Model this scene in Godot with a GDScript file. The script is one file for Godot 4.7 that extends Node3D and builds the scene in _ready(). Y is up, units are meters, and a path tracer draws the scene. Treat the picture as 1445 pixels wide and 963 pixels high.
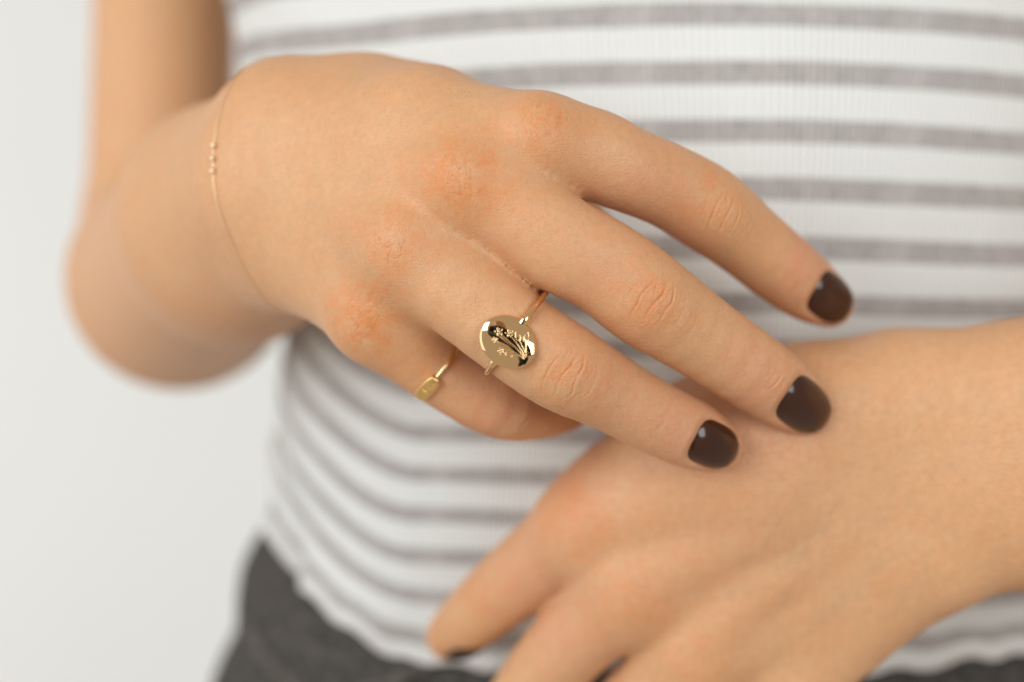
extends Node3D
# A close-up of two hands of one person. Lengths in the builders are millimetres from the
# signet ring, which sits at ORIGIN; MM turns them into metres.

const MM := 0.001
const ORIGIN := Vector3(0.0, 1.05, 0.0)
const PERSON_AT := Vector3(0.06, 0.0, -0.2)
const CELL := 0.85
const STRIDE := 11

var mottle := FastNoiseLite.new()
var fine := FastNoiseLite.new()
var spots: Array = []          # [centre, radius, redness]
var joints: Array = []         # knuckles with creases
var freckles: Array = []
var veins: Array = []
var nails: Array = []
var right_bones := PackedFloat32Array()
var right_all := PackedInt32Array()
var bead_spots := [Vector3(-63.5, 43, -29), Vector3(-63.5, 40, -29), Vector3(-63.5, 37, -29)]

func _ready() -> void:
	# ---------- camera, light, exposure
	var cam := Camera3D.new()
	cam.name = "camera"
	var lens := CameraAttributesPhysical.new()
	lens.frustum_focal_length = 50.0
	lens.frustum_focus_distance = 0.286
	lens.exposure_aperture = 4.2
	lens.frustum_near = 0.02
	lens.frustum_far = 20.0
	cam.attributes = lens
	cam.position = ORIGIN + Vector3(0, 0, 0.28)
	add_child(cam)
	cam.fov = rad_to_deg(2.0 * atan(12.0 / 50.0))
	cam.near = 0.02
	cam.far = 20.0
	cam.current = true

	var env := Environment.new()
	env.background_mode = Environment.BG_COLOR
	env.background_color = Color(0.46, 0.385, 0.315).linear_to_srgb()
	env.background_energy_multiplier = 1.0
	env.tonemap_mode = Environment.TONE_MAPPER_LINEAR
	env.tonemap_exposure = 1.0
	env.sdfgi_enabled = true
	env.ssao_enabled = true
	env.ssil_enabled = true
	var we := WorldEnvironment.new()
	we.name = "world_environment"
	we.environment = env
	add_child(we)
	# a tall window to the upper left of the camera, a second to the right, one along the left side, one on the wall
	area_light("window_light", ORIGIN + Vector3(-0.85, 0.36, 0.95), ORIGIN, Vector2(0.7, 0.85), 1.38, Color(0.955, 0.985, 1.0))
	area_light("window_light", ORIGIN + Vector3(0.70, 0.12, 1.15), ORIGIN, Vector2(0.7, 0.7), 1.04, Color(0.955, 0.985, 1.0))
	area_light("side_window_light", ORIGIN + Vector3(-1.3, -0.1, 0.35), ORIGIN + Vector3(-0.1, 0, -0.1), Vector2(0.8, 1.4), 0.4, Color(0.955, 0.985, 1.0))
	area_light("wall_light", Vector3(-0.95, 1.05, -0.45), Vector3(-0.35, 0.95, -1.5), Vector2(0.8, 1.4), 0.57, Color(0.90, 0.96, 1.0))

	for n in [mottle, fine]:
		n.noise_type = FastNoiseLite.TYPE_SIMPLEX_SMOOTH
	mottle.seed = 11
	mottle.frequency = 0.09
	mottle.fractal_octaves = 3
	fine.seed = 5
	fine.frequency = 0.6
	fine.fractal_octaves = 2

	# ---------- the setting
	var wall_mat := plain(Color(0.86, 0.865, 0.85), 0.9)
	var wall := MeshInstance3D.new()
	var wb := BoxMesh.new()
	wb.size = Vector3(7, 5, 0.12)
	wall.mesh = wb
	wall.material_override = wall_mat
	wall.name = "wall"
	wall.position = Vector3(0, 1.2, -1.5)
	wall.set_meta("kind", "structure")
	wall.set_meta("label", "plain white wall far behind the person")
	wall.set_meta("category", "wall")
	add_child(wall)

	# ---------- the person
	var person := Node3D.new()
	person.name = "person"
	person.position = PERSON_AT
	person.set_meta("label", "person in a grey and white striped top with hands crossed at the waist")
	person.set_meta("category", "person")
	add_child(person)
	make_body(person)
	make_shirt(person)
	make_jeans(person)
	make_nails(person)
	make_signet()
	make_bar_ring()
	make_bracelet()
	make_photographer()


# ======================================================================= helpers

func area_light(called: String, at: Vector3, towards: Vector3, size: Vector2, energy: float, tint: Color) -> void:
	var l := AreaLight3D.new()
	l.name = called
	l.area_size = size
	l.light_energy = energy
	l.light_color = tint
	l.shadow_enabled = true
	l.position = at
	add_child(l)
	l.look_at_from_position(at, towards, Vector3.UP)


func plain(linear: Color, rough: float, metal := 0.0) -> StandardMaterial3D:
	var m := StandardMaterial3D.new()
	m.albedo_color = linear.linear_to_srgb()
	m.roughness = rough
	m.metallic = metal
	return m


func put(mesh: Mesh, called: String, mat: Material, parent: Node) -> MeshInstance3D:
	var o := MeshInstance3D.new()
	o.name = called
	o.mesh = mesh
	if mat:
		o.material_override = mat
	parent.add_child(o, true)
	return o


func noise_tex(kind: int, freq: float, octaves: int, size: int, seed_: int) -> NoiseTexture2D:
	var n := FastNoiseLite.new()
	n.noise_type = kind
	n.frequency = freq
	n.fractal_octaves = octaves
	n.seed = seed_
	if kind == FastNoiseLite.TYPE_CELLULAR:
		n.cellular_return_type = FastNoiseLite.RETURN_DISTANCE2_SUB
		n.cellular_jitter = 1.0
	var t := NoiseTexture2D.new()
	t.width = size
	t.height = size
	t.seamless = true
	t.noise = n
	return t


# world metres relative to base, from millimetres
func mm(p: Vector3, base: Vector3) -> Vector3:
	return p * MM + ORIGIN - base


func grid_mesh(rows: Array, closed_u := false, uvs := [], colors := []) -> ArrayMesh:
	# rows of equally many points -> one smooth sheet
	var st := SurfaceTool.new()
	st.begin(Mesh.PRIMITIVE_TRIANGLES)
	st.set_smooth_group(0)
	var w: int = rows[0].size()
	for r in rows.size():
		for c in w:
			if uvs.size():
				st.set_uv(uvs[r][c])
			st.add_vertex(rows[r][c])
	var span := w if closed_u else w - 1
	for r in rows.size() - 1:
		for c in span:
			var a := r * w + c
			var b := r * w + (c + 1) % w
			var d := a + w
			var e := b + w
			st.add_index(a); st.add_index(b); st.add_index(d)
			st.add_index(b); st.add_index(e); st.add_index(d)
	st.generate_normals()
	return st.commit()


func tube(path: PackedVector3Array, radii: PackedFloat32Array, sides: int, closed := false, up := Vector3.ZERO, flat := 1.0) -> ArrayMesh:
	# a swept tube with rounded ends; flat squashes it along «up»
	var rows := []
	var n := path.size()
	var last_s := Vector3.ZERO
	for i in n:
		var t := Vector3.ZERO
		if closed:
			t = (path[(i + 1) % n] - path[(i - 1 + n) % n]).normalized()
		else:
			t = (path[mini(i + 1, n - 1)] - path[maxi(i - 1, 0)]).normalized()
		var s := Vector3.ZERO
		if up != Vector3.ZERO:
			s = t.cross(up).normalized()
		elif i == 0:
			s = t.cross(Vector3(0.31, 0.9, 0.2)).normalized()
		else:
			s = (last_s - t * last_s.dot(t)).normalized()
		last_s = s
		var b := s.cross(t).normalized()
		var row := []
		for k in sides:
			var a := TAU * k / sides
			row.append(path[i] + (s * cos(a) + b * sin(a) * flat) * radii[i])
		rows.append(row)
	if closed:
		rows.append(rows[0])
	else:
		var c0 := []
		var c1 := []
		var t0 := (path[0] - path[1]).normalized() * radii[0]
		var t1 := (path[n - 1] - path[n - 2]).normalized() * radii[n - 1]
		for k in sides:
			c0.append(path[0] + t0 * 0.75 + (rows[0][k] - path[0]) * 0.6)
			c1.append(path[n - 1] + t1 * 0.75 + (rows[n - 1][k] - path[n - 1]) * 0.6)
		var e0 := []
		var e1 := []
		for k in sides:
			e0.append(path[0] + t0 + (rows[0][k] - path[0]) * 0.02)
			e1.append(path[n - 1] + t1 + (rows[n - 1][k] - path[n - 1]) * 0.02)
		rows = [e0, c0] + rows + [c1, e1]
	return grid_mesh(rows, true)


func spline(pts: Array, per: int, closed := false) -> PackedVector3Array:
	var out := PackedVector3Array()
	var n := pts.size()
	var spans := n if closed else n - 1
	for i in spans:
		var p0: Vector3 = pts[(i - 1 + n) % n] if closed else pts[maxi(i - 1, 0)]
		var p1: Vector3 = pts[i]
		var p2: Vector3 = pts[(i + 1) % n]
		var p3: Vector3 = pts[(i + 2) % n] if closed else pts[mini(i + 2, n - 1)]
		for k in per:
			out.append(p1.cubic_interpolate(p2, p0, p3, float(k) / per))
	if not closed:
		out.append(pts[n - 1])
	return out


func moved(m: ArrayMesh, by: Vector3, s: float) -> ArrayMesh:
	var st := SurfaceTool.new()
	st.append_from(m, 0, Transform3D(Basis().scaled(Vector3.ONE * s), by))
	return st.commit()


# ======================================================================= skin

# One bone after another: [group, blend in mm, points with radii]; group 0 is the arm and the palm,
# every other group is a finger that is joined to the palm but not to its neighbours.
func bones_of(list: Array) -> PackedFloat32Array:
	var f := PackedFloat32Array()
	for b in list:
		var pts: Array = b[2]
		if b[0] > 0:
			pts = smooth_chain(pts)
		for i in pts.size() - 1:
			var p: Vector4 = pts[i]
			var q: Vector4 = pts[i + 1]
			var d := Vector3(q.x - p.x, q.y - p.y, q.z - p.z)
			f.append_array(PackedFloat32Array([p.x, p.y, p.z, d.x, d.y, d.z, 1.0 / maxf(d.length_squared(), 0.001), p.w, q.w - p.w, b[0], b[1]]))
	return f


func smooth_chain(pts: Array) -> Array:
	var out := []
	var n := pts.size()
	for i in n - 1:
		var p0: Vector4 = pts[maxi(i - 1, 0)]
		var p1: Vector4 = pts[i]
		var p2: Vector4 = pts[i + 1]
		var p3: Vector4 = pts[mini(i + 2, n - 1)]
		for k in 3:
			var t := k / 3.0
			out.append(0.5 * (2.0 * p1 + (p2 - p0) * t + (2.0 * p0 - 5.0 * p1 + 4.0 * p2 - p3) * t * t + (3.0 * p1 - p0 - 3.0 * p2 + p3) * t * t * t))
	out.append(pts[n - 1])
	return out


static func field(x: float, y: float, z: float, f: PackedFloat32Array, use: PackedInt32Array) -> float:
	var base := 99.0
	var best := 99.0
	var cur := 99.0
	var last := 99.0
	var g := 0
	for o in use:
		var px := x - f[o]
		var py := y - f[o + 1]
		var pz := z - f[o + 2]
		var dx := f[o + 3]
		var dy := f[o + 4]
		var dz := f[o + 5]
		var t := clampf((px * dx + py * dy + pz * dz) * f[o + 6], 0.0, 1.0)
		px -= dx * t
		py -= dy * t
		pz -= dz * t
		var d := sqrt(px * px + py * py + pz * pz) - f[o + 7] - f[o + 8] * t
		var gi := int(f[o + 9])
		var k := f[o + 10]
		if gi == 0:
			var h := k - absf(base - d)
			base = minf(base, d)
			if h > 0.0:
				base -= h * h * 0.25 / k
		else:
			if gi != g:
				if g > 0:
					best = minf(best, joined(base, cur, last))
					last = cur
				cur = 99.0
				g = gi
			var h2 := 0.8 - absf(cur - d)
			cur = minf(cur, d)
			if h2 > 0.0:
				cur -= h2 * h2 * 0.3125
	if g > 0:
		return minf(minf(best, joined(base, cur, last)), base)
	return base


# a finger blended into the palm, and a little into the finger before it
static func joined(base: float, finger: float, before: float) -> float:
	var h := 5.5 - absf(base - finger)
	var a := minf(base, finger)
	if h > 0.0:
		a -= h * h * 0.04545
	var k := 1.0 - absf(before - finger)
	if k > 0.0:
		a = minf(a, minf(before, finger) - k * k * 0.25)
	return a


static func near_bones(c: Vector3, reach: float, f: PackedFloat32Array, from: PackedInt32Array) -> PackedInt32Array:
	var ds := PackedFloat32Array()
	var least := 1e9
	for o in from:
		var p := Vector3(c.x - f[o], c.y - f[o + 1], c.z - f[o + 2])
		var d := Vector3(f[o + 3], f[o + 4], f[o + 5])
		var t := clampf(p.dot(d) * f[o + 6], 0.0, 1.0)
		var v := (p - d * t).length() - f[o + 7] - f[o + 8] * t
		ds.append(v)
		least = minf(least, v)
	var out := PackedInt32Array()
	for i in from.size():
		if ds[i] < least + reach:
			out.append(from[i])
	return out


static func cell_key(i: int, j: int, k: int) -> int:
	return (i << 40) | (j << 20) | k


# blocks of 8x8x8 cells, each [i0, j0, k0, bones]; returns [keys, vertices, quads as keys]
static func mesh_blocks(blocks: Array, f: PackedFloat32Array, lo: Vector3, cell: float) -> Array:
	var keys := PackedInt64Array()
	var verts := PackedVector3Array()
	var quads := PackedInt64Array()
	var v := PackedFloat32Array()
	v.resize(729)
	for b in blocks:
		var i0: int = b[0]
		var j0: int = b[1]
		var k0: int = b[2]
		var use: PackedInt32Array = b[3]
		var n := 0
		for i in 9:
			var x := lo.x + (i0 + i) * cell
			for j in 9:
				var y := lo.y + (j0 + j) * cell
				for k in 9:
					v[n] = field(x, y, lo.z + (k0 + k) * cell, f, use)
					n += 1
		for i in 8:
			for j in 8:
				for k in 8:
					var at := i * 81 + j * 9 + k
					var c0 := v[at]
					var neg := 0
					var sx := 0.0
					var sy := 0.0
					var sz := 0.0
					var m := 0
					# the twelve edges
					var c1 := v[at + 81]
					var c2 := v[at + 9]
					var c3 := v[at + 90]
					var c4 := v[at + 1]
					var c5 := v[at + 82]
					var c6 := v[at + 10]
					var c7 := v[at + 91]
					neg = int(c0 < 0.0) + int(c1 < 0.0) + int(c2 < 0.0) + int(c3 < 0.0) + int(c4 < 0.0) + int(c5 < 0.0) + int(c6 < 0.0) + int(c7 < 0.0)
					if neg == 0 or neg == 8:
						continue
					if (c0 < 0.0) != (c1 < 0.0):
						sx += c0 / (c0 - c1); m += 1
					if (c2 < 0.0) != (c3 < 0.0):
						sx += c2 / (c2 - c3); sy += 1.0; m += 1
					if (c4 < 0.0) != (c5 < 0.0):
						sx += c4 / (c4 - c5); sz += 1.0; m += 1
					if (c6 < 0.0) != (c7 < 0.0):
						sx += c6 / (c6 - c7); sy += 1.0; sz += 1.0; m += 1
					if (c0 < 0.0) != (c2 < 0.0):
						sy += c0 / (c0 - c2); m += 1
					if (c1 < 0.0) != (c3 < 0.0):
						sy += c1 / (c1 - c3); sx += 1.0; m += 1
					if (c4 < 0.0) != (c6 < 0.0):
						sy += c4 / (c4 - c6); sz += 1.0; m += 1
					if (c5 < 0.0) != (c7 < 0.0):
						sy += c5 / (c5 - c7); sx += 1.0; sz += 1.0; m += 1
					if (c0 < 0.0) != (c4 < 0.0):
						sz += c0 / (c0 - c4); m += 1
					if (c1 < 0.0) != (c5 < 0.0):
						sz += c1 / (c1 - c5); sx += 1.0; m += 1
					if (c2 < 0.0) != (c6 < 0.0):
						sz += c2 / (c2 - c6); sy += 1.0; m += 1
					if (c3 < 0.0) != (c7 < 0.0):
						sz += c3 / (c3 - c7); sx += 1.0; sy += 1.0; m += 1
					var gi := i0 + i
					var gj := j0 + j
					var gk := k0 + k
					keys.append(cell_key(gi, gj, gk))
					verts.append(Vector3(lo.x + (gi + sx / m) * cell, lo.y + (gj + sy / m) * cell, lo.z + (gk + sz / m) * cell))
					var inside := c0 < 0.0
					if inside != (c1 < 0.0):
						quad(quads, inside, cell_key(gi, gj - 1, gk - 1), cell_key(gi, gj, gk - 1), cell_key(gi, gj, gk), cell_key(gi, gj - 1, gk))
					if inside != (c2 < 0.0):
						quad(quads, inside, cell_key(gi - 1, gj, gk - 1), cell_key(gi - 1, gj, gk), cell_key(gi, gj, gk), cell_key(gi, gj, gk - 1))
					if inside != (c4 < 0.0):
						quad(quads, inside, cell_key(gi - 1, gj - 1, gk), cell_key(gi, gj - 1, gk), cell_key(gi, gj, gk), cell_key(gi - 1, gj, gk))
	return [keys, verts, quads]


static func quad(q: PackedInt64Array, inside: bool, a: int, b: int, c: int, d: int) -> void:
	# a..d run anticlockwise seen from the positive end of the edge; front faces run clockwise
	if inside:
		q.append(a); q.append(d); q.append(c); q.append(b)
	else:
		q.append(a); q.append(b); q.append(c); q.append(d)


func skin_surface(list: Array, cell: float, detailed: bool) -> Array:
	var f := bones_of(list)
	var all := PackedInt32Array()
	var lo := Vector3.INF
	var hi := -Vector3.INF
	for o in range(0, f.size(), STRIDE):
		all.append(o)
		var r := maxf(f[o + 7], f[o + 7] + f[o + 8]) + 6.0
		var p := Vector3(f[o], f[o + 1], f[o + 2])
		var q := p + Vector3(f[o + 3], f[o + 4], f[o + 5])
		lo = lo.min(p.min(q) - Vector3.ONE * r)
		hi = hi.max(p.max(q) + Vector3.ONE * r)
	lo -= Vector3.ONE * cell * 8.0
	# find the blocks that the surface can cross, in two steps
	var blocks := []
	var big := cell * 32.0
	var small := cell * 8.0
	for bi in int((hi.x - lo.x) / big) + 1:
		for bj in int((hi.y - lo.y) / big) + 1:
			for bk in int((hi.z - lo.z) / big) + 1:
				var c := lo + (Vector3(bi, bj, bk) + Vector3.ONE * 0.5) * big
				var use := near_bones(c, big * 1.75 + 20.0, f, all)
				if absf(field(c.x, c.y, c.z, f, use)) > big * 0.95:
					continue
				for s in 64:
					var i := bi * 4 + s / 16
					var j := bj * 4 + (s / 4) % 4
					var k := bk * 4 + s % 4
					var e := lo + (Vector3(i, j, k) + Vector3.ONE * 0.5) * small
					var mine := near_bones(e, small * 1.75 + 14.0, f, use)
					if absf(field(e.x, e.y, e.z, f, mine)) < small * 0.95:
						blocks.append([i * 8, j * 8, k * 8, mine])
	var threads := []
	var share := blocks.size() / 4 + 1
	for t in 4:
		var th := Thread.new()
		th.start(mesh_blocks.bind(blocks.slice(t * share, (t + 1) * share), f, lo, cell))
		threads.append(th)
	var where := {}
	var verts := PackedVector3Array()
	var quads := []
	for th in threads:
		var got: Array = th.wait_to_finish()
		var keys: PackedInt64Array = got[0]
		for i in keys.size():
			where[keys[i]] = verts.size() + i
		verts.append_array(got[1])
		quads.append(got[2])
	var tris := PackedInt32Array()
	for q in quads:
		for n in range(0, q.size(), 4):
			if not (where.has(q[n]) and where.has(q[n + 1]) and where.has(q[n + 2]) and where.has(q[n + 3])):
				continue
			var a: int = where[q[n]]
			var b: int = where[q[n + 1]]
			var c: int = where[q[n + 2]]
			var d: int = where[q[n + 3]]
			tris.append(a); tris.append(b); tris.append(c)
			tris.append(a); tris.append(c); tris.append(d)
	if detailed:
		verts = relaxed(relaxed(verts, tris), tris)
		for level in 2:
			var got := refined(verts, tris, level)
			verts = got[0]
			tris = got[1]
	return [verts, tris]


func relaxed(verts: PackedVector3Array, tris: PackedInt32Array) -> PackedVector3Array:
	# one gentle smoothing step against the grid's stair steps
	var sum := PackedVector3Array()
	sum.resize(verts.size())
	var n := PackedInt32Array()
	n.resize(verts.size())
	for t in range(0, tris.size(), 3):
		for e in 3:
			var a := tris[t + e]
			var b := tris[t + (e + 1) % 3]
			sum[a] += verts[b]
			n[a] += 1
	for i in verts.size():
		if n[i]:
			verts[i] = verts[i].lerp(sum[i] / n[i], 0.5)
	return verts


func normals_of(verts: PackedVector3Array, tris: PackedInt32Array) -> PackedVector3Array:
	var out := PackedVector3Array()
	out.resize(verts.size())
	for t in range(0, tris.size(), 3):
		var a := tris[t]
		var b := tris[t + 1]
		var c := tris[t + 2]
		var n := (verts[c] - verts[a]).cross(verts[b] - verts[a])
		out[a] += n
		out[b] += n
		out[c] += n
	for i in out.size():
		out[i] = out[i].normalized()
	return out


func in_detail(p: Vector3, level: int) -> bool:
	for j in joints:
		var d: Vector3 = p - j.at
		if d.length_squared() > j.reach * j.reach * (1.0 if level == 0 else 0.8):
			continue
		if d.dot(j.n) > (-0.1 if level == 0 else 0.15) * j.r:
			return true
	return false


func refined(verts: PackedVector3Array, tris: PackedInt32Array, level: int) -> Array:
	var norm := normals_of(verts, tris)
	var mid := {}
	var want := PackedByteArray()
	want.resize(verts.size())
	for i in verts.size():
		want[i] = int(in_detail(verts[i], level))
	var out := PackedInt32Array()
	var m := [0, 0, 0]
	for t in range(0, tris.size(), 3):
		var any := 0
		for e in 3:
			var a := tris[t + e]
			var b := tris[t + (e + 1) % 3]
			m[e] = -1
			if want[a] + want[b] == 2:
				var key := (mini(a, b) << 32) | maxi(a, b)
				if not mid.has(key):
					var p := (verts[a] + verts[b]) * 0.5
					# follow the curve of the surface between its ends
					var bend := ((p - verts[a]).dot(norm[a]) * norm[a] + (p - verts[b]).dot(norm[b]) * norm[b]) * -0.5
					mid[key] = verts.size()
					verts.append(p + bend * 0.75)
				m[e] = mid[key]
				any += 1
		var a := tris[t]
		var b := tris[t + 1]
		var c := tris[t + 2]
		if any == 0:
			out.append_array(PackedInt32Array([a, b, c]))
		elif any == 3:
			out.append_array(PackedInt32Array([a, m[0], m[2], m[0], b, m[1], m[2], m[1], c, m[0], m[1], m[2]]))
		else:
			for turn in 3:
				if any == 1 and m[0] >= 0:
					out.append_array(PackedInt32Array([a, m[0], c, m[0], b, c]))
					break
				if any == 2 and m[2] < 0:
					out.append_array(PackedInt32Array([m[0], b, m[1], a, m[0], m[1], a, m[1], c]))
					break
				var keep := a
				a = b
				b = c
				c = keep
				m = [m[1], m[2], m[0]]
	return [verts, out]


func knuckle(before: Vector4, at: Vector4, after: Vector4, turn: float, reach: float, creases: Array, bulge := 0.0, wrinkle := 0.05) -> void:
	var p := Vector3(at.x, at.y, at.z)
	var a := Vector3(after.x - before.x, after.y - before.y, after.z - before.z).normalized()
	var n := (Vector3(0, 0, 1) - a * a.z).normalized().rotated(a, turn)
	joints.append({"at": p + n * at.w * 0.55, "centre": p, "a": a, "n": n, "b": a.cross(n), "r": at.w, "reach": reach, "creases": creases, "bulge": bulge, "wrinkle": wrinkle})


# height of the skin's relief (mm, inwards negative) and how much of it is crease
func relief(p: Vector3) -> Vector2:
	var h := 0.0
	var red := 0.0
	for j in joints:
		var d: Vector3 = p - j.centre
		if d.length_squared() > 420.0:
			continue
		var up: float = d.dot(j.n)
		if up < -0.2 * j.r:
			continue
		var s: float = d.dot(j.a)
		var phi := atan2(d.dot(j.b), up)
		var arc: float = phi * j.r
		var e: float = (s * s + arc * arc) / (j.reach * j.reach * 0.4)
		h += j.bulge * exp(-e)
		if j.wrinkle > 0.0:
			# a net of fine folds that run across the finger
			var bend := mottle.get_noise_3d(p.x * 1.5, p.y * 1.5, p.z * 1.5) * 2.0
			var w1 := fine.get_noise_3d(s * 1.15 + bend, arc * 0.30, 7.0) / 0.10
			var w2 := fine.get_noise_3d(s * 0.75 - arc * 0.45, arc * 0.55 + s * 0.4, 31.0) / 0.08
			var net: float = (exp(-w1 * w1) + 0.7 * exp(-w2 * w2)) * exp(-e * 0.9)
			h -= j.wrinkle * net
			red = maxf(red, net * minf(j.wrinkle * 7.0, 0.8))
		if j.creases.is_empty():
			continue
		var wob := fine.get_noise_3d(p.x * 0.35, p.y * 0.35, p.z * 0.35) * 0.5 + mottle.get_noise_3d(p.x * 1.6, p.y * 1.6, p.z * 1.6) * 0.5
		for c in j.creases:
			# [along, bow, depth, width, centre across, half length across, slope]
			var u: float = (arc - c[4]) / c[5]
			if absf(u) > 1.0:
				continue
			var line: float = c[0] + c[1] * u * u + c[6] * u + wob * 1.0
			var x: float = (s - line) / c[3]
			if absf(x) > 3.5:
				continue
			var fade := 1.0 - u * u
			fade *= 0.75 + wob
			var g := exp(-x * x) * fade
			h -= c[2] * g
			# skin piles up a little beside the fold
			h += c[2] * 0.35 * exp(-(x - 2.0) * (x - 2.0) * 0.6) * fade
			red = maxf(red, g * minf(c[2] * 5.0, 1.0))
	return Vector2(h, red)


func segment_distance(p: Vector3, a: Vector3, b: Vector3) -> float:
	var d := b - a
	var t := clampf((p - a).dot(d) / d.length_squared(), 0.0, 1.0)
	return (p - a - d * t).length()


func skin_color(p: Vector3, crease: float) -> Color:
	var base := Vector3(0.655, 0.387, 0.209)
	var rosy := Vector3(0.63, 0.262, 0.098)
	var pink := Vector3(0.63, 0.30, 0.185)
	var red := 0.0
	var pinkish := 0.0
	for s in spots:
		var d: Vector3 = p - s[0]
		var e: float = d.length_squared() / (s[1] * s[1])
		if e < 6.0:
			if s.size() > 3:
				pinkish += s[2] * exp(-e)
			else:
				red += s[2] * 0.64 * exp(-e * 0.6)
	var m := mottle.get_noise_3d(p.x, p.y, p.z)
	var m2 := mottle.get_noise_3d(p.x * 4.0 + 50.0, p.y * 4.0, p.z * 4.0)
	var m3 := mottle.get_noise_3d(p.x * 2.2, p.y * 2.2 + 90.0, p.z * 2.2)
	red = clampf(red * (1.0 + 0.6 * m2 + 0.8 * m3 + 0.5 * m) + m * 0.18 + m3 * 0.16 + 0.05 + crease * 0.8, 0.0, 1.0)
	var c := base.lerp(rosy, red).lerp(pink, clampf(pinkish * (1.0 + m3), 0.0, 0.85))
	c *= 1.0 + 0.06 * m2 + 0.05 * m3 + 0.03 * fine.get_noise_3d(p.x, p.y, p.z)
	var blue := 0.0
	for k in veins:
		var d := segment_distance(p, k[0], k[1]) + m2 * 0.8
		blue = maxf(blue, exp(-d * d / 2.6) * k[2])
	c = c.lerp(Vector3(c.x * 0.80, c.y * 0.93, c.z * 1.0), blue)
	for k in freckles:
		var d: float = (p - k[0]).length_squared() / (k[1] * k[1])
		if d < 4.0:
			c *= Vector3.ONE - Vector3(0.2, 0.42, 0.55) * exp(-d) * k[2]
	return Color(c.x, c.y, c.z)


func skin_arrays(got: Array, detailed: bool) -> Array:
	var verts: PackedVector3Array = got[0]
	var tris: PackedInt32Array = got[1]
	var colors := PackedColorArray()
	colors.resize(verts.size())
	if detailed:
		var norm := normals_of(verts, tris)
		for i in verts.size():
			var p := verts[i]
			var r := relief(p)
			p += norm[i] * r.x
			for k in nails:
				if p.distance_squared_to(k.from) < 400.0:
					p += k.n * nail_push(p, k)
			verts[i] = p
			colors[i] = skin_color(p, r.y)
	else:
		for i in verts.size():
			colors[i] = skin_color(verts[i], 0.0)
	var normals := normals_of(verts, tris)
	for i in verts.size():
		verts[i] = mm(verts[i], PERSON_AT)
	var arrays := []
	arrays.resize(Mesh.ARRAY_MAX)
	arrays[Mesh.ARRAY_VERTEX] = verts
	arrays[Mesh.ARRAY_NORMAL] = normals
	arrays[Mesh.ARRAY_COLOR] = colors
	arrays[Mesh.ARRAY_INDEX] = tris
	return arrays


# the fingers of the hand with the rings, shared with the nails and the rings
var index_finger := [Vector4(6.9, 40.4, -12.0, 9.6), Vector4(16.5, 38.8, -15.0, 9.3), Vector4(23.3, 36.2, -17.0, 8.8), Vector4(33.6, 32.8, -22.5, 8.7), Vector4(42.6, 28.5, -28.0, 9.1), Vector4(51.3, 22.9, -34.0, 8.3), Vector4(60.5, 16.5, -40.0, 8.0), Vector4(68.0, 11.7, -45.0, 7.2), Vector4(73.7, 8.8, -49.0, 5.6)]
var middle_finger := [Vector4(-9.8, 32.5, -12.0, 10.5), Vector4(-0.1, 27.3, -10.0, 9.8), Vector4(10.0, 19.7, -9.0, 9.7), Vector4(19.0, 15.0, -10.0, 9.5), Vector4(27.4, 8.8, -12.0, 9.8), Vector4(39.0, 1.4, -18.0, 8.8), Vector4(52.2, -6.8, -25.0, 8.2), Vector4(59.6, -11.7, -30.0, 7.4), Vector4(64.7, -15.1, -34.0, 6.0)]
var ring_finger := [Vector4(-21.7, 19.6, -15.0, 10.5), Vector4(-12.0, 11.6, -12.0, 9.8), Vector4(0.7, 1.2, -10.0, 9.1), Vector4(10.5, -5.3, -11.0, 9.1), Vector4(20.3, -10.6, -16.0, 8.0), Vector4(30.1, -16.1, -21.0, 7.6), Vector4(38.4, -20.0, -25.0, 7.2), Vector4(44.3, -22.7, -29.0, 5.8)]
var little_finger := [Vector4(-29.3, 5.6, -25.0, 9.0), Vector4(-20.3, -2.8, -27.0, 7.8), Vector4(-11.2, -9.8, -29.0, 7.0), Vector4(-1.6, -14.6, -33.0, 7.2), Vector4(7.8, -15.8, -48.0, 6.5), Vector4(14.9, -14.2, -62.0, 6.0), Vector4(18.8, -11.1, -70.0, 5.0)]


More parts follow.
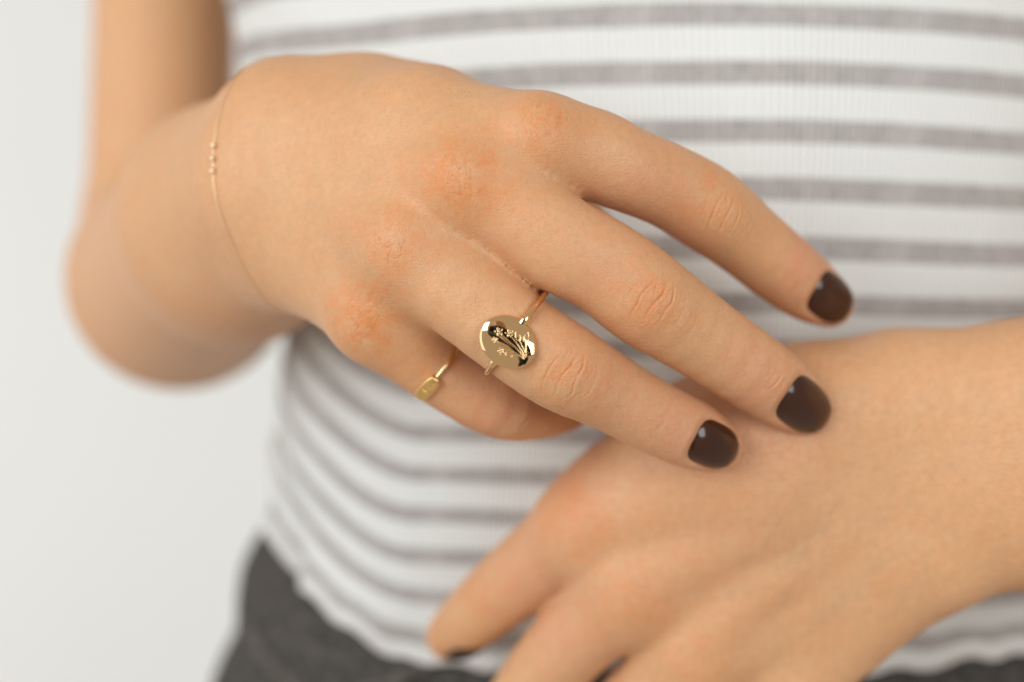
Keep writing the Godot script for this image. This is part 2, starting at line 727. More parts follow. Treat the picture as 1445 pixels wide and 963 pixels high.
func make_body(person: Node3D) -> void:
	var right := [
		[0, 10.0, [Vector4(-127.3, 170.5, -245.0, 25.0), Vector4(-124.5, 38.1, -225.0, 26.0), Vector4(-111.9, 20.5, -195.0, 34.0)]],
		[0, 12.0, [Vector4(-107.0, 20.4, -182.0, 34.5), Vector4(-73.3, 31.3, -90.0, 26.3), Vector4(-54.9, 35.7, -46.0, 19.0)]],
		[0, 12.0, [Vector4(-72.5, 37.7, -86.0, 19.5), Vector4(-51.6, 49.3, -46.0, 12.7)]],
		[0, 12.0, [Vector4(-71.7, 22.8, -96.0, 22.3), Vector4(-48.8, 21.6, -49.0, 12.7)]],
		[0, 10.0, [Vector4(-51.6, 49.3, -46.0, 12.7), Vector4(-20.3, 44.6, -27.0, 12.6), Vector4(3.7, 40.7, -13.0, 10.0)]],
		[0, 9.0, [Vector4(-50.3, 41.3, -43.0, 12.7), Vector4(-9.9, 32.6, -13.0, 10.5)]],
		[0, 9.0, [Vector4(-49.8, 31.0, -45.0, 12.7), Vector4(-21.8, 19.7, -16.0, 10.3)]],
		[0, 9.0, [Vector4(-48.8, 21.6, -49.0, 12.7), Vector4(-29.4, 5.6, -26.0, 9.2)]],
		[0, 6.0, [Vector4(-18.3, 27.1, -20.0, 8.0), Vector4(-4.8, 16.9, -18.0, 6.0), Vector4(-1.0, 13.9, -18.3, 5.4), Vector4(1.6, 12.0, -18.3, 4.4)]],
		[0, 8.0, [Vector4(-38.3, 21.6, -37.0, 11.0), Vector4(-25.6, 9.1, -26.0, 9.5), Vector4(-17.9, 4.0, -25.0, 6.5)]],
		[0, 8.0, [Vector4(-4.8, 39.6, -18.0, 9.0), Vector4(6.8, 34.6, -20.0, 6.5)]],
		[0, 5.0, [Vector4(-46.9, 41.3, -31.0, 3.2), Vector4(-12.1, 41.7, -13.0, 3.5), Vector4(4.6, 41.9, -6.5, 3.8)]],
		[0, 5.0, [Vector4(-45.2, 37.6, -30.0, 3.2), Vector4(-23.8, 34.5, -14.0, 3.4), Vector4(-10.3, 32.5, -5.2, 4.2)]],
		[0, 5.0, [Vector4(-45.4, 34.0, -31.0, 3.2), Vector4(-33.3, 27.1, -20.0, 3.3), Vector4(-22.2, 20.0, -8.0, 4.0)]],
		[0, 10.0, [Vector4(-49.1, 51.3, -57.0, 13.2), Vector4(-32.2, 50.5, -47.0, 12.8), Vector4(-14.7, 48.1, -38.0, 11.0)]],
		[1, 0.0, index_finger],
		[2, 0.0, middle_finger],
		[3, 0.0, ring_finger],
		[4, 0.0, little_finger],
		[5, 0.0, [Vector4(-19.7, 49.2, -42.0, 11.0), Vector4(-3.7, 42.2, -50.0, 9.5), Vector4(9.6, 32.1, -56.0, 8.5), Vector4(19.0, 24.7, -58.0, 6.5)]],
	]
	var left := [
		[0, 12.0, [Vector4(175.9, -13.3, -60.0, 26.0), Vector4(140.9, -12.6, -42.0, 19.0), Vector4(116.6, -13.7, -46.0, 16.0), Vector4(90.6, -13.8, -52.0, 14.0)]],
		[0, 12.0, [Vector4(175.9, -37.0, -60.0, 26.0), Vector4(142.6, -40.4, -46.0, 19.0), Vector4(118.0, -35.9, -50.0, 18.0), Vector4(100.7, -46.9, -58.0, 14.0)]],
		[0, 12.0, [Vector4(175.9, -26.9, -60.0, 28.0), Vector4(142.2, -25.7, -45.0, 24.0), Vector4(118.8, -25.4, -52.0, 20.0), Vector4(94.8, -29.8, -55.0, 15.0)]],
		[0, 12.0, [Vector4(90.1, -13.7, -50.0, 14.0), Vector4(66.8, -17.0, -49.0, 14.0), Vector4(45.5, -24.4, -49.0, 14.0), Vector4(26.5, -35.0, -57.0, 12.5)]],
		[0, 10.0, [Vector4(94.5, -26.4, -54.0, 14.0), Vector4(55.5, -34.3, -50.0, 13.0), Vector4(17.3, -44.4, -58.0, 11.0)]],
		[0, 10.0, [Vector4(94.8, -34.8, -55.0, 14.0), Vector4(28.8, -59.0, -55.0, 11.0)]],
		[0, 10.0, [Vector4(96.7, -41.6, -56.0, 14.0), Vector4(43.4, -74.7, -58.0, 11.0)]],
		[0, 10.0, [Vector4(100.7, -46.9, -58.0, 14.0), Vector4(66.1, -81.6, -62.0, 11.0)]],
		[0, 6.0, [Vector4(81.9, -25.6, -43.5, 3.5), Vector4(48.0, -33.6, -43.3, 3.5), Vector4(18.6, -41.8, -51.0, 4.5)]],
		[0, 6.0, [Vector4(81.9, -29.6, -43.5, 3.5), Vector4(53.0, -43.4, -44.3, 3.5), Vector4(27.3, -56.6, -47.5, 4.5)]],
		[0, 6.0, [Vector4(83.7, -33.7, -44.5, 3.5), Vector4(59.9, -53.5, -46.8, 3.5), Vector4(41.6, -71.9, -50.5, 4.5)]],
		[0, 6.0, [Vector4(100.8, -52.4, -50.0, 8.0), Vector4(92.8, -47.2, -48.0, 7.0)]],
		[1, 0.0, [Vector4(17.3, -44.4, -58.0, 11.0), Vector4(11.5, -49.0, -63.0, 10.0), Vector4(3.9, -56.5, -70.0, 9.6), Vector4(-4.0, -64.3, -77.0, 8.8), Vector4(-10.5, -71.4, -85.0, 8.0), Vector4(-16.1, -77.7, -94.0, 6.6)]],
		[2, 0.0, [Vector4(28.8, -59.0, -55.0, 11.0), Vector4(20.0, -66.9, -61.0, 10.2), Vector4(11.7, -76.9, -68.0, 9.8), Vector4(2.2, -91.7, -78.0, 9.0), Vector4(-4.2, -104.9, -90.0, 8.0)]],
		[3, 0.0, [Vector4(43.4, -74.7, -58.0, 11.0), Vector4(31.5, -87.7, -66.0, 10.0), Vector4(21.1, -103.8, -80.0, 9.0), Vector4(14.5, -117.5, -95.0, 8.0)]],
		[4, 0.0, [Vector4(66.1, -81.6, -62.0, 11.0), Vector4(55.7, -98.0, -72.0, 9.0), Vector4(46.9, -114.4, -85.0, 8.0)]],
		[5, 0.0, [Vector4(43.4, -26.7, -58.0, 13.0), Vector4(25.9, -34.8, -72.0, 10.5), Vector4(16.0, -43.5, -86.0, 8.5), Vector4(10.8, -52.2, -96.0, 6.5)]],
	]
	var trunk := [
		[0, 40.0, [Vector4(25, -260, -200, 62), Vector4(25, -60, -196, 62), Vector4(25, 20, -196, 78), Vector4(20, 200, -205, 90)]],
		[0, 40.0, [Vector4(92, -260, -200, 62), Vector4(92, -60, -196, 62), Vector4(92, 20, -196, 78), Vector4(100, 200, -205, 90)]],
		[0, 30.0, [Vector4(-100, 290, -225, 45), Vector4(220, 290, -225, 45)]],
		[0, 20.0, [Vector4(-115, 285, -235, 36), Vector4(-118, 170, -245, 24.5), Vector4(-118, 150, -244, 22)]],
		[0, 20.0, [Vector4(235, 285, -235, 36), Vector4(290, 40, -180, 30), Vector4(245, -30, -70, 24), Vector4(205, -30, -58, 20)]],
	]
	make_marks()
	right_bones = bones_of(right)
	for o in range(0, right_bones.size(), STRIDE):
		right_all.append(o)
	var m := ArrayMesh.new()
	m.add_surface_from_arrays(Mesh.PRIMITIVE_TRIANGLES, skin_arrays(skin_surface(right, CELL, true), true))
	m.add_surface_from_arrays(Mesh.PRIMITIVE_TRIANGLES, skin_arrays(skin_surface(left, 1.2, true), true))
	m.add_surface_from_arrays(Mesh.PRIMITIVE_TRIANGLES, skin_arrays(skin_surface(trunk, 8.0, false), false))
	var skin := StandardMaterial3D.new()
	skin.vertex_color_use_as_albedo = true
	skin.roughness = 0.45
	skin.metallic_specular = 0.42
	skin.subsurf_scatter_enabled = true
	skin.subsurf_scatter_strength = 0.16
	skin.uv1_triplanar = true
	skin.uv1_scale = Vector3.ONE * 55.0
	var pores := noise_tex(FastNoiseLite.TYPE_SIMPLEX_SMOOTH, 0.03, 4, 512, 17)
	var ramp := Gradient.new()
	ramp.set_color(0, Color(0.955, 0.92, 0.90))
	ramp.set_color(1, Color(1.0, 1.0, 1.0))
	ramp.add_point(0.5, Color(0.99, 0.965, 0.95))
	pores.color_ramp = ramp
	skin.albedo_texture = pores
	skin.heightmap_enabled = true
	skin.heightmap_scale = 0.013
	skin.heightmap_texture = noise_tex(FastNoiseLite.TYPE_CELLULAR, 0.028, 2, 1024, 3)
	var grain := skin.duplicate() as StandardMaterial3D
	grain.uv1_scale = Vector3.ONE * 30.0
	grain.heightmap_scale = 0.028
	m.surface_set_material(0, skin)
	m.surface_set_material(1, grain)
	m.surface_set_material(2, skin)
	put(m, "body", null, person)


func make_marks() -> void:
	# knuckles that flush red: centre, radius, strength
	for s in [
		[Vector3(5.9, 44.9, 0.0), 8.0, 0.55], [Vector3(-11.4, 32.1, 2.0), 8.5, 0.75], [Vector3(-25.0, 18.5, -2.0), 8.0, 0.5], [Vector3(-30.4, 3.9, -14.0), 7.5, 0.62], [Vector3(-34.1, 6.1, -14.0), 6.0, 0.3],
		[Vector3(-4.5, 25.2, 2.0), 9.0, 0.25], [Vector3(-12.5, -18.0, -25.0), 9.0, 0.25], [Vector3(-18.3, -1.3, -20.0), 9.0, 0.3],
		[Vector3(39.9, 30.8, -19.0), 6.0, 0.6], [Vector3(27.5, 9.3, -2.0), 6.5, 0.6], [Vector3(11.2, -4.7, -2.0), 6.0, 0.55], [Vector3(-5.0, -16.6, -27.0), 7.0, 0.3],
		[Vector3(13.8, -39.5, -48.0), 8.0, 0.65], [Vector3(25.4, -57.1, -44.0), 9.0, 0.5], [Vector3(-5.7, -64.3, -70.0), 7.0, 0.5], [Vector3(42.7, -71.3, -46.0), 8.0, 0.4],
		[Vector3(-111.6, 22.8, -170.0), 25.0, 0.1], [Vector3(-15.1, -76.8, -88.0), 8.0, 0.4],
	]:
		spots.append(s)
	# fingertips are pinker: a fourth entry
	for s in [[Vector3(61.8, 19.1, -36.0), 7.0, 0.6, 1], [Vector3(68.6, 13.1, -42.0), 9.0, 0.7, 1], [Vector3(53.5, -9.5, -20.0), 8.0, 0.55, 1], [Vector3(61.4, -16.0, -30.0), 9.0, 0.7, 1], [Vector3(35.3, -17.6, -18.0), 8.0, 0.6, 1], [Vector3(42.3, -22.7, -26.0), 8.0, 0.6, 1], [Vector3(46.7, -2.0, -15.0), 6.0, 0.3, 1],
		[Vector3(16.5, -30.3, -60.0), 12.0, 0.55, 1], [Vector3(15.2, 15.7, -3.0), 13.0, 0.22, 1], [Vector3(27.4, 33.1, -13.0), 13.0, 0.25, 1], [Vector3(21.3, -10.6, -10.0), 10.0, 0.3, 1], [Vector3(-3.5, -14.4, -28.0), 14.0, 0.4, 1], [Vector3(41.5, -44.8, -43.0), 26.0, 0.22, 1], [Vector3(3.0, -54.3, -62.0), 14.0, 0.35, 1], [Vector3(13.0, -70.1, -56.0), 14.0, 0.3, 1], [Vector3(36.0, 16.9, -24.0), 8.0, 0.2, 1]]:
		spots.append(s)
	for s in [[Vector3(49.9, -46.5, -40.0), 0.55, 0.9], [Vector3(65.8, -46.3, -40.0), 0.4, 0.6], [Vector3(87.6, -20.4, -38.0), 0.5, 0.8], [Vector3(95.4, -19.8, -37.0), 0.55, 0.9], [Vector3(96.8, -9.2, -36.0), 0.5, 0.7], [Vector3(93.0, -17.5, -37.0), 0.4, 0.6], [Vector3(78.2, -19.2, -39.0), 0.5, 0.5], [Vector3(81.0, -18.5, -39.0), 0.5, 0.5], [Vector3(98.4, -11.6, -36.0), 0.5, 0.5], [Vector3(63.4, -38.8, -40.0), 0.4, 0.5], [Vector3(-0.1, 25.6, 0.0), 0.35, 0.7], [Vector3(41.8, -10.4, -17.0), 0.4, 0.5]]:
		freckles.append(s)
	for v in [[[Vector3(-51.1, 41.6, -33.0), Vector3(-38.4, 42.0, -25.0), Vector3(-26.2, 39.3, -16.0), Vector3(-17.9, 42.6, -13.0)], 0.6], [[Vector3(-38.4, 42.0, -25.0), Vector3(-30.0, 33.5, -17.0), Vector3(-19.1, 27.6, -9.0)], 0.55], [[Vector3(-47.8, 23.9, -37.0), Vector3(-37.0, 20.8, -26.0), Vector3(-29.2, 12.8, -17.0)], 0.5], [[Vector3(-10.6, 48.3, -12.0), Vector3(-2.5, 40.0, -5.0), Vector3(1.8, 34.0, -2.0)], 0.4],
		[[Vector3(96.3, -25.1, -38.0), Vector3(75.7, -26.7, -38.0), Vector3(56.7, -34.6, -38.0), Vector3(38.1, -41.5, -42.0)], 0.55], [[Vector3(75.7, -26.7, -38.0), Vector3(65.0, -47.6, -40.0), Vector3(49.7, -57.9, -44.0)], 0.5], [[Vector3(99.5, -37.8, -38.0), Vector3(83.1, -49.5, -42.0), Vector3(69.5, -64.8, -46.0)], 0.4]]:
		for i in v[0].size() - 1:
			veins.append([v[0][i], v[0][i + 1], v[1]])
	var rng := RandomNumberGenerator.new()
	rng.seed = 4
	for i in 46:
		freckles.append([Vector3(rng.randf_range(0, 120), rng.randf_range(-60, 0), rng.randf_range(-46, -28)), rng.randf_range(0.5, 0.9), rng.randf_range(0.2, 0.55)])
	# creases: [along, bow, depth, width, centre across, half length, slope]
	var big := [
		[-5.0, 1.6, 0.22, 0.26, 1.5, 5.4, 0.9], [-2.0, 1.0, 0.24, 0.24, 0.5, 5.2, 0.5], [0.8, -0.3, 0.25, 0.24, -0.5, 4.8, 0.9],
		[-3.5, 0.6, 0.09, 0.2, -2.0, 2.6, 0.7], [2.8, -1.0, 0.08, 0.22, -2.0, 3.2, 0.4], [4.6, -1.8, 0.08, 0.3, -1.0, 4.5, 0.3],
		[-7.4, 1.0, 0.05, 0.26, 1.0, 5.0, 0.4], [-0.6, 0.3, 0.08, 0.18, 2.2, 2.2, 1.6], [6.8, -1.0, 0.05, 0.3, 0.0, 5.0, 0.2], [-1.2, 0.2, 0.08, 0.18, -2.6, 1.8, -1.4], [8.6, -0.6, 0.04, 0.3, 1.0, 4.5, 0.3], [10.4, -0.4, 0.035, 0.3, -0.5, 4.5, 0.2]]
	var small := [[0.0, 0.6, 0.28, 0.22, 0.6, 3.6, 0.2], [1.6, 0.4, 0.07, 0.22, -0.5, 3.0, -0.1], [-1.8, 0.3, 0.07, 0.25, 0.5, 3.5, 0.2], [-3.2, 0.3, 0.04, 0.25, 0.5, 3.0, 0.2]]
	nail_bed(Vector4(64.6, 14.1, -42.5, 7.6), Vector4(73.7, 8.8, -49.0, 5.6), 5.9, 7.3, 0.0, 2.4)
	nail_bed(Vector4(55.2, -8.8, -27.2, 7.8), Vector4(65.1, -15.4, -34.2, 5.9), 6.3, 7.5, 0.0, 2.4)
	nail_bed(Vector4(35.5, -18.4, -23.5, 7.3), Vector4(44.3, -22.7, -29.0, 5.8), 5.6, 7.0, 0.05, 2.4)
	nail_bed(Vector4(-11.0, -72.2, -86.0, 7.9), Vector4(-16.5, -78.2, -95.0, 6.4), 5.2, 6.9, -0.9, 0.8)
	knuckle(index_finger[3], index_finger[4], index_finger[5], 0.0, 9.5, big, 0.7)
	knuckle(index_finger[5], index_finger[6], index_finger[7], 0.0, 6.5, small)
	knuckle(middle_finger[3], middle_finger[4], middle_finger[5], 0.0, 10.5, big, 0.7)
	knuckle(middle_finger[5], middle_finger[6], middle_finger[7], 0.0, 7.0, small)
	knuckle(ring_finger[2], ring_finger[3], ring_finger[4], 0.1, 10.0, big, 0.7)
	knuckle(ring_finger[4], ring_finger[5], ring_finger[6], 0.1, 6.5, [small[2], small[3]])
	for k in [[Vector4(-23.3, 32.1, -8.0, 8.0), Vector4(-10.3, 33.0, -6.0, 8.0), Vector4(2.5, 25.9, -6.0, 8.0), 9.5], [Vector4(-32.4, 22.1, -12.0, 8.0), Vector4(-23.5, 19.7, -10.0, 8.0), Vector4(-11.9, 11.7, -9.0, 8.0), 8.0], [Vector4(-6.1, 42.9, -10.0, 8.0), Vector4(6.1, 45.3, -7.0, 8.0), Vector4(18.6, 38.8, -12.0, 8.0), 8.5], [Vector4(-38.5, 12.4, -26.0, 8.0), Vector4(-30.7, 5.1, -24.0, 8.0), Vector4(-18.7, -3.6, -26.0, 8.0), 8.0]]:
		knuckle(k[0], k[1], k[2], 0.0, k[3], [], 0.0, 0.1)
	knuckle(little_finger[2], little_finger[3], little_finger[4], 0.2, 8.0, [small[0], small[1], big[5]], 0.3)


func make_nails(person: Node3D) -> void:
	var polish := plain(Color(0.041, 0.0115, 0.0045), 0.35)
	polish.clearcoat_enabled = true
	polish.clearcoat = 0.75
	polish.clearcoat_roughness = 0.03
	polish.metallic_specular = 0.2
	for k in nails:
		nail(person, polish, k)


# a nail lies on the finger between two points of its centre line (with the finger's radius there)
func nail_bed(p: Vector4, q: Vector4, half: float, curve: float, turn: float, past: float) -> void:
	var c0 := Vector3(p.x, p.y, p.z)
	var c1 := Vector3(q.x, q.y, q.z)
	var a := (c1 - c0).normalized()
	var n := (Vector3(0, 0, 1) - a * a.z).normalized().rotated(a, turn)
	var from := c0 + n * (p.w + 0.1)
	var to := c1 + n * (q.w + 0.35) + a * past
	a = (to - from).normalized()
	n = (n - a * n.dot(a)).normalized()
	nails.append({"from": from, "a": a, "n": n, "b": a.cross(n), "length": from.distance_to(to), "half": half, "curve": curve})
	joints.append({"at": (from + to) * 0.5 - n * q.w * 0.9, "centre": Vector3.INF, "a": a, "n": n, "b": a.cross(n), "r": q.w, "reach": from.distance_to(to) * 0.5 + 4.5, "creases": [], "bulge": 0.0, "wrinkle": 0.0})


func nail_width(v: float) -> float:
	var w := 1.0
	if v < 0.34:
		w = pow(maxf(1.0 - pow(1.0 - v / 0.34, 2.3), 0.0), 1.0 / 2.3)
	elif v > 0.45:
		w = pow(maxf(1.0 - pow((v - 0.45) / 0.55, 2.4), 0.0), 1.0 / 2.3)
	return w * (0.97 + 0.05 * v)


func nail_bow(v: float) -> float:
	return -3.6 * (v - 0.42) * (v - 0.42)


# how far the skin must move along the nail's normal to make the bed and the fold round it
func nail_push(p: Vector3, k: Dictionary) -> float:
	var d: Vector3 = p - k.from
	var v: float = d.dot(k.a) / k.length
	if v < -0.25 or v > 1.0:
		return 0.0
	var x: float = d.dot(k.b)
	var high: float = d.dot(k.n)
	if absf(x) > k.half + 2.0 or high < -k.curve * 0.8 or high > 4.0:
		return 0.0
	var arc: float = asin(clampf(x / k.curve, -0.98, 0.98)) * k.curve
	var bed: float = sqrt(maxf(k.curve * k.curve - x * x, 0.5)) - k.curve + nail_bow(v)
	var inside := 0.0
	if v < 0.34:
		var q := pow((0.34 - v) / 0.34, 2.3) + pow(absf(arc) / (0.98 * k.half), 2.3)
		inside = (1.0 - pow(q, 1.0 / 2.3)) * 4.3
	else:
		inside = nail_width(v) * k.half - absf(arc)
	if inside > 0.0:
		return minf(bed - 0.4 - high, 0.0) * smoothstep(0.1, 0.6, inside) + minf(bed + 0.02 - high, 0.0) * (1.0 - smoothstep(0.1, 0.6, inside))
	if inside > -1.6:
		return minf(bed + 0.02 - 0.3 * inside - high, 0.0) * (1.0 + inside / 1.6)
	return 0.0


func nail(person: Node3D, mat: Material, k: Dictionary) -> void:
	var a: Vector3 = k.a
	var n: Vector3 = k.n
	var b: Vector3 = k.b
	var from: Vector3 = k.from
	var length: float = k.length
	var curve: float = k.curve
	var nu := 20
	var nv := 28
	var top := []
	var bottom := []
	for i in nv + 1:
		var v := 0.5 - 0.5 * cos(PI * i / nv)
		var w: float = maxf(nail_width(v), 0.02) * k.half
		var tr := []
		var br := []
		for q in nu + 1:
			var u := 2.0 * q / nu - 1.0
			var phi := u * w / curve
			var edge := minf(1.0 - absf(u), minf(v, 1.0 - v) * 2.0)
			var thick := 0.12 + 0.55 * (1.0 - pow(1.0 - clampf(edge * 2.5, 0.0, 1.0), 2.0))
			var at := from + a * (v * length) + b * sin(phi) * curve + n * (curve * (cos(phi) - 1.0) + nail_bow(v))
			tr.append(at + n * thick)
			br.append(at - n * 0.35)
		top.append(tr)
		bottom.append(br)
	var st := SurfaceTool.new()
	st.begin(Mesh.PRIMITIVE_TRIANGLES)
	var rows := []
	for i in nv + 1:
		var row := []
		for q in nu + 1:
			row.append(mm(top[i][q], PERSON_AT))
		for q in range(nu, -1, -1):
			row.append(mm(bottom[i][q], PERSON_AT))
		rows.append(row)
	put(grid_mesh(rows, true), "fingernail", mat, person)


# ======================================================================= clothes

func torso(theta: float, y: float, out: float) -> Vector3:
	# theta 0 faces the camera; an oval waist with soft folds
	var side := 125.0 + (0.0030 * minf(y, 70.0) * y if y > 0.0 else 8.0 * smoothstep(0.0, -62.0, y))
	var front := 112.0 - 0.0009 * (y - 30.0) * (y - 30.0) + 0.02 * y
	if y < 0.0:
		front -= 0.10 * -y
	var s := sin(theta)
	var c := cos(theta)
	var x := side * signf(s) * pow(absf(s), 0.92)
	var z := front * signf(c) * pow(absf(c), 0.92)
	var fold := mottle.get_noise_3d(theta * 6.0, y * 0.05, 3.0) * (3.0 + 3.0 * smoothstep(10.0, -50.0, y)) + mottle.get_noise_3d(theta * 14.0 + y * 0.06, y * 0.16, 9.0) * 1.6
	var n := Vector3(x / side, 0, z / front).normalized()
	return Vector3(58.0 + x, y, -196.0 + z) + n * (out + fold)


func lift(theta: float, y: float) -> float:
	# the stripes climb towards the side seams
	var past := maxf(0.0, rad_to_deg(absf(theta)) - 38.0)
	var k := lerpf(1.0, 0.22, smoothstep(-25.0, 80.0, y))
	return k * past * past / (past + 10.0) * (1.0 - 0.4 * smoothstep(95.0, 180.0, rad_to_deg(absf(theta))))


func stripe_v(y: float) -> float:
	# number of the stripe at this height: wider apart over the ribs than where the cloth slackens
	return 5.5 - (y - 8.5) / 15.0 if y > 8.5 else 5.5 + (8.5 - y) / 11.3


func make_shirt(person: Node3D) -> void:
	var rows := []
	var uvs := []
	var nu := 300
	var ys := []
	var y := 330.0
	while y > -89.0:
		ys.append(y)
		y -= 1.0 if y < -66.0 else 2.5 if y < 110.0 else 8.0
	for yy in ys:
		var row := []
		var uv := []
		for k in nu + 1:
			var th := PI * (2.0 * k / nu - 1.0)
			var ruffle := clampf((-70.0 - yy) / 16.0, 0.0, 1.0)
			var wave := ruffle * ruffle * (2.3 * sin(th * 13.0 + sin(th * 5.0) * 1.5) + 0.8 * sin(th * 29.0))
			var p := torso(th, yy, 3.0 + wave + ruffle * 1.5)
			p.y += lift(th, yy) + 0.7 * wave + ruffle * ruffle * 0.8 * sin(th * 44.0)
			if yy > 200.0:
				var q: float = (yy - 200.0) / 130.0
				p.x = 58.0 + (p.x - 58.0) * (1.0 - 0.25 * q * q)
				p.z = -200.0 + (p.z + 200.0) * (1.0 - 0.45 * q * q)
			row.append(mm(p, PERSON_AT))
			uv.append(Vector2(th * 135.0 / 60.0, stripe_v(yy + mottle.get_noise_3d(th * 8.0, yy * 0.08, 40.0) * 2.4)))
		rows.append(row)
		uvs.append(uv)
	var cloth := StandardMaterial3D.new()
	cloth.albedo_texture = stripe_texture()
	cloth.roughness = 0.95
	cloth.metallic_specular = 0.2
	cloth.heightmap_enabled = true
	cloth.heightmap_scale = 0.05
	cloth.heightmap_texture = rib_texture()
	var shirt := put(grid_mesh(rows, false, uvs), "shirt", cloth, person)
	shirt.set_meta("label", "white ribbed top with heathered grey stripes and a wavy hem")
	# the overlocked edge of the hem
	var edge := PackedVector3Array()
	for k in nu:
		edge.append(rows[rows.size() - 1][k])
	var r := PackedFloat32Array()
	r.resize(nu)
	r.fill(0.0009)
	put(tube(edge, r, 8, true), "hem_edge", plain(Color(0.62, 0.59, 0.57), 0.95), shirt)


func stripe_texture() -> ImageTexture:
	var w := 1024
	var h := 256
	var n := FastNoiseLite.new()
	n.seed = 21
	n.frequency = 0.05
	n.fractal_octaves = 3
	var data := PackedByteArray()
	data.resize(w * h * 3)
	for x in w:
		var edge := 1.2 * sin(x * TAU / w * 3.0) + 1.2 * sin(x * TAU / w * 36.0)
		for y in h:
			var d := absf(y + 0.5 - h / 2.0) - 0.205 * h + edge
			var grey := clampf(0.5 - d / 5.0, 0.0, 1.0)
			# heather: pale and dark fibres run with the ribs
			var a := TAU * x / w
			var heather := n.get_noise_3d(cos(a) * 160.0, sin(a) * 160.0, y * 0.28)
			var band := n.get_noise_3d(cos(a) * 30.0, sin(a) * 30.0, y * 0.06 + 300.0)
			var g := 0.70 + heather * 0.08 + band * 0.05
			var c := Vector3(0.89, 0.893, 0.88).lerp(Vector3(g, g * 0.973, g * 0.955), grey)
			var at := (y * w + x) * 3
			data[at] = int(clampf(c.x, 0.0, 1.0) * 255.0)
			data[at + 1] = int(clampf(c.y, 0.0, 1.0) * 255.0)
			data[at + 2] = int(clampf(c.z, 0.0, 1.0) * 255.0)
	return ImageTexture.create_from_image(Image.create_from_data(w, h, false, Image.FORMAT_RGB8, data))


func rib_texture() -> ImageTexture:
	var w := 1024
	var im := Image.create(w, 4, false, Image.FORMAT_L8)
	for x in w:
		var v := pow(absf(sin(x * PI / w * 36.0)), 0.6)
		for y in 4:
			im.set_pixel(x, y, Color(v, v, v))
	return ImageTexture.create_from_image(im)


func jeans_point(th: float, y: float, out: float) -> Vector3:
	# tucked under the hem of the top, then outside its line and widening to the hips
	var hem := -88.0 + lift(th, -88.0)
	var p := torso(th, y, out - 4.0 + 5.0 * smoothstep(hem + 2.0, hem - 7.0, y))
	var grow := 1.0 + 0.025 * smoothstep(hem + 2.0, hem - 7.0, y) + 0.15 * smoothstep(hem + 4.0, hem - 75.0, y)
	p.x = 58.0 + (p.x - 58.0) * grow
	p.z = -196.0 + (p.z + 196.0) * (0.75 + 0.25 * grow)
	var f := sin(y * 0.15 + th * 4.0 + 2.0 * mottle.get_noise_3d(th * 12.0, y * 0.1, 0.0))
	p += Vector3(p.x - 58.0, 0.0, p.z + 196.0).normalized() * f * 3.0 * smoothstep(hem - 5.0, hem - 25.0, y)
	return p


func make_jeans(person: Node3D) -> void:
	var rows := []
	var uvs := []
	var nu := 160
	for i in 90:
		var y := -22.0 - i * 3.0
		var row := []
		var uv := []
		for k in nu + 1:
			var th := PI * (2.0 * k / nu - 1.0)
			var p := jeans_point(th, y, 0.0)
			row.append(mm(p, PERSON_AT))
			uv.append(Vector2(th * 135.0 / 40.0, y / 40.0))
		rows.append(row)
		uvs.append(uv)
	var denim := StandardMaterial3D.new()
	denim.albedo_color = Color(0.152, 0.138, 0.121).linear_to_srgb()
	denim.roughness = 0.95
	denim.metallic_specular = 0.25
	denim.uv1_triplanar = true
	denim.uv1_scale = Vector3.ONE * 9.0
	denim.albedo_texture = denim_texture()
	var jeans := put(grid_mesh(rows, false, uvs), "jeans", denim, person)
	jeans.set_meta("label", "charcoal jeans under the hem of the striped top")
	var seam := PackedVector3Array()
	var r := PackedFloat32Array()
	for i in 40:
		var t := i / 39.0
		var th := lerpf(-1.2, -0.55, t)
		var y := -90.0 - 17.0 * sin(PI * t) + 4.0 * t
		var p := jeans_point(th, y, 0.6)
		seam.append(mm(p, PERSON_AT))
		r.append(0.0026)
	var worn := denim.duplicate() as StandardMaterial3D
	worn.albedo_color = Color(0.21, 0.19, 0.165).linear_to_srgb()
	put(tube(seam, r, 10), "pocket_seam", worn, jeans)


func denim_texture() -> NoiseTexture2D:
	var t := noise_tex(FastNoiseLite.TYPE_SIMPLEX_SMOOTH, 0.05, 4, 512, 8)
	var ramp := Gradient.new()
	ramp.set_color(0, Color(0.42, 0.42, 0.42))
	ramp.set_color(1, Color(1, 1, 1))
	t.color_ramp = ramp
	return t


# ======================================================================= jewellery

func gold(rough: float) -> StandardMaterial3D:
	return plain(Color(0.86, 0.62, 0.34), rough, 1.0)


func thing(called: String, at: Vector3, label: String, category: String) -> Node3D:
	var o := Node3D.new()
	o.name = called
	o.position = at * MM + ORIGIN
	o.set_meta("label", label)
	o.set_meta("category", category)
	add_child(o, true)
	return o


